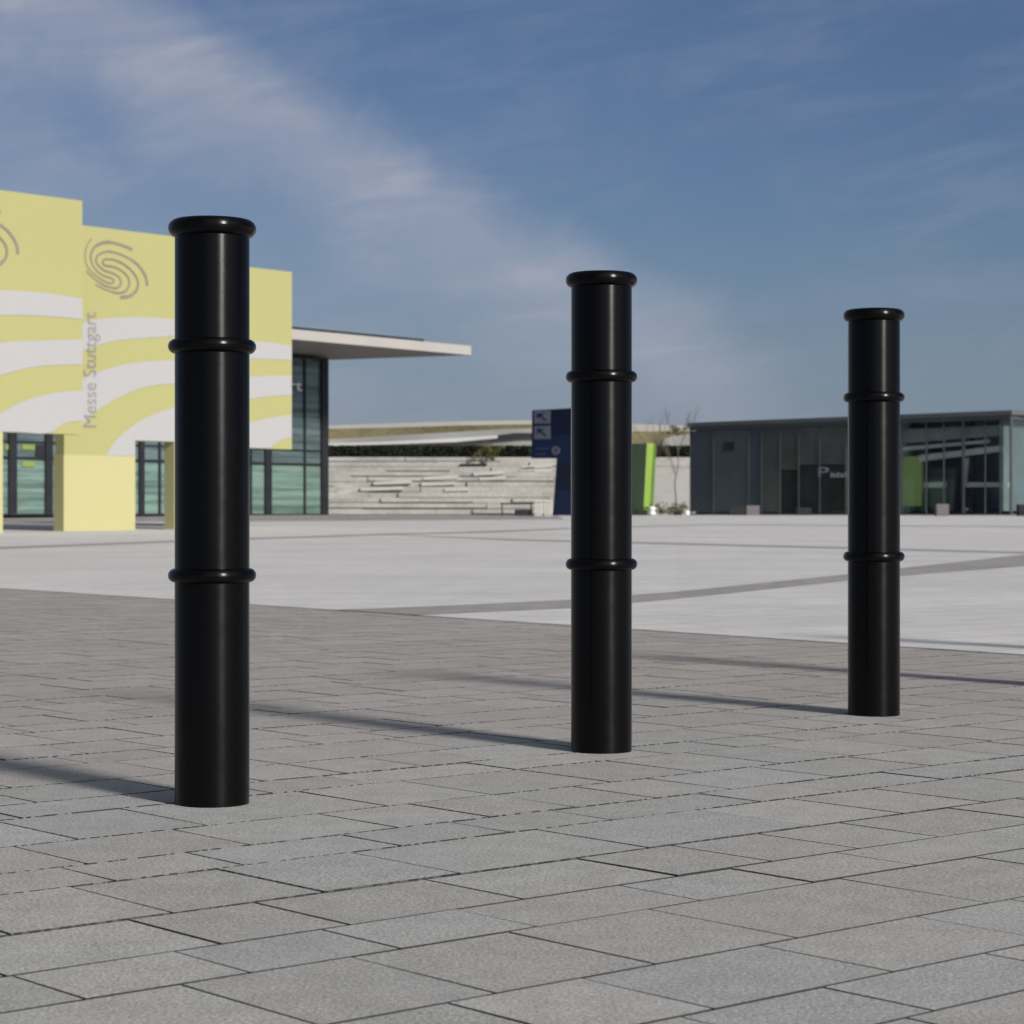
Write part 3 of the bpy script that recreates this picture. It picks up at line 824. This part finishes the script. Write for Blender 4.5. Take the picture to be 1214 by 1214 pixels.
# ------------------------------------------------------------------ blue sign pylon
bp_o = at(700, 600, 98); PB = Plane(bp_o[:2], (-.654, .7565))
pyl = empty('sign_pylon', (bp_o.x, bp_o.y, gz(98)), 'navy blue flag-shaped sign pylon with two grey pictogram squares', 'sign')
def pp(name, pts, m_, off=.0, th=.3, parent=pyl, pl=PB):
    b = MB(); b.prism([pl.p(*q) + Vector((*(pl.n * off), 0)) for q in pts], Vector((*(-pl.n * th), 0))); return b.build(name, m_, parent)
pp('sign_head', [(630, 543.5), (706, 543), (706, 482.2), (630.8, 486.4)], M['navy'])
pp('sign_mast', [(655, 613), (707.5, 613.5), (706, 543), (660, 543.4)], M['navy'])
pp('dark_panel', [(653.8, 515.2), (705.5, 515), (705.5, 483.4), (653.8, 486.2)], M['navy_dark'], .012, .011)
pp('dark_panel', [(658.6, 581), (706.5, 581), (706, 549), (660, 549)], M['navy_dark'], .012, .011)
for y0_, y1_ in ((502.2, 487.3), (520.6, 505.4)):
    sq = pp('pictogram_square', [(633.6, y0_), (652.6, y0_ - .4), (652.6, y1_ - .6), (633.6, y1_)], M['sign_grey'], .014, .013)
    pp('arrow_mark', [(637, y1_ + 2.6), (644.5, y1_ + 3.2), (644.5, y1_ + 4.6), (641.6, y1_ + 5), (648.5, y1_ + 10.6), (647.3, y1_ + 12), (640, y1_ + 6.4), (638.6, y1_ + 8.6), (637, y1_ + 8.2)], M['navy'], .022, .007, sq)
for y_, xs_ in ((531, ((634, 636), (637.2, 640.4), (641.4, 644), (644.8, 650))), (537.6, ((634, 635.6), (636.8, 640), (641, 643.4), (644.2, 647)))):
    b = MB()
    for xa, xb in xs_:
        b.prism([PB.p(xa, y_ + 1.7) + Vector((*(PB.n * .012), 0)), PB.p(xb, y_ + 1.7) + Vector((*(PB.n * .012), 0)), PB.p(xb, y_) + Vector((*(PB.n * .012), 0)), PB.p(xa, y_) + Vector((*(PB.n * .012), 0))], Vector((*(-PB.n * .011), 0)))
    b.build('lettering', M['sign_blue'], pyl)
bdg = pp('round_badge', [(659 + 4.8 * math.cos(t), 534.2 + 5.2 * math.sin(t)) for t in [i * math.tau / 24 for i in range(24)]], M['sign_grey'], .012, .011)
pp('badge_mark', [(658, 531.5), (661.6, 531.3), (661.6, 534.2), (659.4, 534.3), (659.4, 537.5), (658, 537.5)], M['sign_blue'], .02, .007, bdg)

# green pylon, leaning; its sunlit side is coloured in a lighter green
gp = empty('green_pylon', (at(764, 600, 105).x, 105, .42), 'leaning green display pylon with its sunlit edge coloured lighter', 'pylon')
b = MB()
pA, pB_, pC, pD = at(746, 611, 107.5), at(763, 611, 105), at(767, 526, 105), at(747, 526, 107.5)
b.prism([pA, pB_, pC, pD], (.5, 1.0, 0)); b.build('pylon_body', M['green_dark'], gp)
b = MB(); b.prism([at(763.2, 601, 104.9), at(770, 601, 105.3), at(775, 525.5, 105.3), at(767, 525.5, 104.9)], (.0, .9, 0)); b.build('sunlit_edge', M['green_sunlit'], gp)

# ------------------------------------------------------------------ street furniture on the far side
def ztab(px0, px1, pyt, z, name, label, cat):
    a, b_ = at(px0, pyt, z), at(px1, pyt, z); e = empty(name, ((a.x + b_.x) / 2, z, gz(z)), label, cat)
    m_ = MB(); m_.box(a.x, b_.x, z, z + .7, a.z - .05, a.z); m_.build('table_top', M['darkmetal'], e, bevel=.008)
    for x in (a.x + .08, b_.x - .08):
        for y in (z + .06, z + .62):
            l_ = MB(); l_.box(x - .03, x + .03, y - .03, y + .03, gz(z), a.z - .05); l_.build('leg', M['darkmetal'], e)
    return e
ztab(593, 632, 596.5, 98, 'steel_table', 'dark metal table in front of the stone terraces', 'table')
sc_ = at(621, 611, 98); b = MB(); b.box(sc_.x - .40, sc_.x + .40, 98.12, 98.5, gz(98), gz(98) + .28)
tag(b.build('crate', M['darkmetal'], origin=(sc_.x, 98.3, gz(98)), bevel=.03), 'low dark crate under the metal table', 'crate')
for px0, px1, lab in ((633.5, 643.6, 'white ribbed bin beside the dark metal table'), (644.8, 655.2, 'white ribbed bin beside the blue pylon foot')):
    a, b_ = at(px0, 593.5, 96), at(px1, 593.5, 96)
    e = empty('white_bin', ((a.x + b_.x) / 2, 96, gz(96)), lab, 'bin', 'white bins by the pylon')
    m_ = MB(); m_.box(a.x + .02, b_.x - .02, 96, 96.5, gz(96), a.z - .06)
    for i in range(4):
        x = a.x + .05 + i * (b_.x - a.x - .1) / 3; m_.box(x - .025, x + .025, 95.95, 95.997, gz(96) + .06, a.z - .1)
    m_.build('bin_body', M['whitebox'], e); m_ = MB(); m_.box(a.x, b_.x, 95.93, 96.55, a.z - .06, a.z); m_.build('rim', M['whitebox'], e, bevel=.01)
# white seat of two rounded blocks
def ball(mb, c, rx, rz, n=20):
    k0 = len(mb.v); rows_ = 10
    for j in range(rows_ + 1):
        t = -math.pi / 2 + math.pi * j / rows_
        for i in range(n): mb.v.append((c.x + rx * math.cos(t) ** .7 * math.cos(i * math.tau / n) if abs(t) < 1.57 else c.x, c.y + (rx * max(math.cos(t), 0) ** .7) * math.sin(i * math.tau / n), c.z + rz * math.sin(t)))
    for j in range(rows_):
        for i in range(n):
            mb.f.append((k0 + j * n + i, k0 + j * n + (i + 1) % n, k0 + (j + 1) * n + (i + 1) % n, k0 + (j + 1) * n + i)); mb.m.append(0)
c_ = at(773.2, 604, 100); e = empty('white_stool', (c_.x, 100, .42), 'white rounded two-tier stool beside the green pylon foot', 'stool')
b = MB(); ball(b, Vector((c_.x, 100, .42 + .10)), .16, .10); b.build('base', M['brightwhite'], e, smooth=True)
b = MB(); ball(b, Vector((c_.x, 100, .42 + .30)), .15, .10); b.build('seat', M['brightwhite'], e, smooth=True)
c_ = at(814.8, 608, 100); b = MB(); ball(b, Vector((c_.x, 100, .42 + .10)), .115, .11); 
tag(b.build('globe_lamp', M['brightwhite'], smooth=True, origin=(c_.x, 100, .42)), 'small white globe lamp standing at the pavilion corner', 'lamp')
c_ = at(760.5, 606, 100); b = MB(); b.box(c_.x - .26, c_.x + .26, 100, 100.4, .42, .66)
tag(b.build('planter_box', M['darkblock'], origin=(c_.x, 100, .42), bevel=.03), 'small dark planter box below the green pylon', 'planter')
c_ = at(803, 607, 101); b = MB(); b.box(c_.x - .17, c_.x + .17, 101, 101.3, .42, .60)
tag(b.build('planter_box', M['darkblock'], origin=(c_.x, 101, .42), bevel=.03), 'small dark planter box left of the globe lamp', 'planter')
for px0, px1, pyt, m_, lab in ((885, 900.5, 599.3, 'block', 'reddish grey stone seat block before the dark cladding of the pavilion'),
                               (1110.5, 1125, 597.5, 'block', 'reddish grey stone seat block before the clear glass of the pavilion'),
                               (945, 962, 602, 'darkblock', 'low dark stone block just left of the letter sign on the pavilion'),
                               (1208, 1228, 598, 'darkblock', 'dark stone block beside the pale glass corner of the pavilion'),
                               (864, 884, 601, 'darkblock', 'low dark stone block left of the reddish seat block')):
    z = 97 if px0 > 1000 else 102
    a, b_ = at(px0, pyt, z), at(px1, pyt, z); mb = MB(); mb.box(a.x, b_.x, z, z + .5, gz(z), a.z)
    tag(mb.build('seat_block', M[m_], origin=((a.x + b_.x) / 2, z, gz(z)), bevel=.015), lab, 'block', 'stone seat blocks before the pavilion')

# ------------------------------------------------------------------ dark glass pavilion
K = at(1198.5, 600, 100.5); Lp = at(818, 600, 114.4)
PD = (K.xy - Lp.xy)
PA = Plane(Lp.xy, PD); LA = PD.length
PE = Plane(K.xy, UF)
PE.n = Vector((PE.d.y, -PE.d.x))            # this face looks away to the right
pav = empty('glass_pavilion', (Lp.x, Lp.y, .42), 'low dark glass pavilion with flat roof, clear panes and slate cladding', 'building')
ZP = PA.p(1000, 494.2).z
pa = lambda px: PA.sz(px, 600)[0]
back = -11.0
# roof
b = MB()
c0 = PA.w(-.12, ZP - .20, .12); c1 = PA.w(LA + .12, ZP - .20, .12); c2_ = PA.w(LA + .12, ZP - .2, back); c3 = PA.w(-.12, ZP - .2, back)
b.prism([c0, c1, c2_, c3], (0, 0, .20)); b.build('roof', mat('roof_edge_grey', rough=.5, build=mottled((.085, .095, .10), .1, .4)), pav)
# floor and core
b = MB(); b.pbox(PA, .1, LA - .1, .40, .47, -.1, back + .1); b.build('floor_slab', M['interior'], pav)
b = MB(); b.pbox(PA, .1, pa(945), .47, ZP - .201, -.35, -.55); b.pbox(PA, .3, LA - .5, .47, ZP - .203, -4.2, -4.4)
b.pbox(PA, pa(945) + .01, pa(1066), .47, ZP - .205, -.7, -.9)
b.build('inner_wall', M['interior_grey'], pav)
# opaque cladding
clads = [(818, 846, 'cladding'), (846, 888, 'cladding_b'), (888, 903, 'cladding'), (903, 925, 'cladding_c'), (925, 947, 'cladding_c')]
for xa, xb, m_ in clads:
    b = MB(); zlo = .60
    if xa == 925: zlo = PA.p(936, 557).z
    b.pbox(PA, pa(xa) + .02, pa(xb) - .02, zlo, ZP - .42, 0, -.05); b.build('cladding_panel', M[m_], pav)
b = MB(); b.pbox(PA, pa(926), pa(946), .5, PA.p(936, 558).z, -.02, -.07); b.build('door', M['darkblock'], pav)
b = MB(); b.pbox(PA, pa(858), pa(870.5), PA.p(864, 534.5).z, PA.p(864, 524).z, .02, .002); b.build('small_window', M['darkmetal'], pav)
b = MB(); b.pbox(PA, pa(824), pa(828.5), PA.p(826, 508).z, PA.p(826, 506).z, .03, .002); b.build('lamp', M['sign_grey'], pav)
# glass
for xa, xb in ((947, 972), (972, 1003)):
    zz = PA.p(980, 551).z
    b = MB(); b.pbox(PA, pa(xa) + .03, pa(xb) - .03, zz + .02, ZP - .42, -.01, -.05); b.build('cladding_panel', M['film_hi'], pav)
    b = MB(); b.pbox(PA, pa(xa) + .03, pa(xb) - .03, .6, zz - .02, -.01, -.05); b.build('cladding_panel', M['film_lo'], pav)
gc = [1003, 1036, 1068, 1098, 1119, 1142, 1168, 1186, 1198.3]
for xa, xb in zip(gc, gc[1:]):
    b = MB(); b.pbox(PA, pa(xa) + .03, pa(xb) - .03, .62, ZP - .42, -.01, -.03); b.build('glass_pane', M['clear'], pav)
for i in range(5):
    b = MB(); b.pbox(PE, .05 + i * 2.3, 2.25 + i * 2.3, .62, ZP - .42, -.01, -.03); b.build('glass_pane', M['clear_pale'], pav)
b = MB()
for xa in [818.6, 846, 888, 903, 925, 947, 972] + gc[:-1]:
    w_ = .06 if xa in (1068, 1142) else .02
    b.pbox(PA, pa(xa) - w_, pa(xa) + w_, .50, ZP - .402, .035, -.06)
b.pbox(PA, LA - .05, LA + .02, .50, ZP - .402, .03, -.1)
for i in range(1, 6): b.pbox(PE, i * 2.3 - .03, i * 2.3 + .03, .50, ZP - .402, .04, -.06)
b.pbox(PA, 0, LA, ZP - .40, ZP - .201, .04, -.1)
b.pbox(PA, 0, LA, .38, .499, .03, -.1)
b.pbox(PE, .03, 11.5, ZP - .40, ZP - .201, .03, -.1)
b.pbox(PE, .03, 11.5, .38, .499, .03, -.1)
b.build('frame', M['pavframe'], pav)
for xa, dpt in ((1105, -2.5), (1140, -.8), (1178, -2.5), (1010, -2.5)):
    c_ = PA.w(pa(xa), 0, dpt); t = MB(); t.tube((c_.x, c_.y, .47), (c_.x, c_.y, ZP - .2), .13, .13, 16); t.build('column', M['interior'], pav, smooth=False)
# things inside; lime panel and pale bars stand in for reflections in the glass
def inner(name, pts, off, m_, th=.15):
    b = MB(); b.prism([PA.w(*PA.sz(*q), off) for q in pts], Vector((*(-PA.n * th), 0))); return b.build(name, m_, pav)
inner('lime_reflection', [(1068, 600), (1084, 600), (1087, 541), (1060, 541), (1060, 600)], -.4, M['lime_refl'])
inner('sloping_reflection', [(1055, 535), (1165, 524.5), (1165, 521), (1055, 530)], -.5, M['interior_pale'])
inner('sloping_reflection', [(1084, 547), (1185, 534.5), (1185, 527.5), (1084, 539.5)], -.35, M['interior_pale'])
inner('level_reflection', [(1086, 578), (1111, 577.5), (1111, 571), (1086, 572)], -.6, M['interior_pale'])
inner('level_reflection', [(1132, 577.5), (1186, 577), (1186, 572), (1132, 571.5)], -.6, M['interior_pale'])
inner('slanted_reflection', [(1133, 578), (1136, 578), (1140, 543), (1137, 543)], -.5, M['interior_pale'])
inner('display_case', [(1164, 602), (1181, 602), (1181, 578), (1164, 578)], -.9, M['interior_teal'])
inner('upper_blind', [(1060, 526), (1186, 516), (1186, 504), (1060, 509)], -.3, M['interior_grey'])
b = MB(); b.pbox(PE, .25, 10.5, .62, ZP - .42, -.5, -.56); b.build('added_pale_backing', M['interior_grey'], pav)  # added pale panel that brightens the corner glass from behind
place_text('P', PA, pa(970.5), PA.p(975, 565.5).z, PA.sz(983, 600)[0] - pa(970.5), PA.p(975, 553).z - PA.p(975, 565.5).z, False, .03, M['sign_grey'], pav)
b = MB()
for xa, xb, ya, yb in ((985, 987.2, 566, 560), (988.4, 990.8, 566, 561.5), (992, 995.4, 566, 560), (996.6, 1000, 566, 561.5), (1001, 1004, 566, 560)):
    b.pbox(PA, pa(xa), pa(xb), PA.p(990, ya).z, PA.p(990, yb).z, .03, .012)
b.build('small_lettering', M['sign_grey'], pav)
for xa in (977, 994):
    inner('seat', [(xa - 3, 591), (xa + 3.5, 591), (xa + 3.5, 589), (xa - 3, 589)], -1.2, M['interior_pale'], .4)
# thin mast on the roof
c_ = PA.w(pa(897), 0, -3); t = MB(); t.tube((c_.x, c_.y, ZP), (c_.x, c_.y, ZP + .75), .02, .012, 6); t.build('mast', M['sign_grey'], pav)
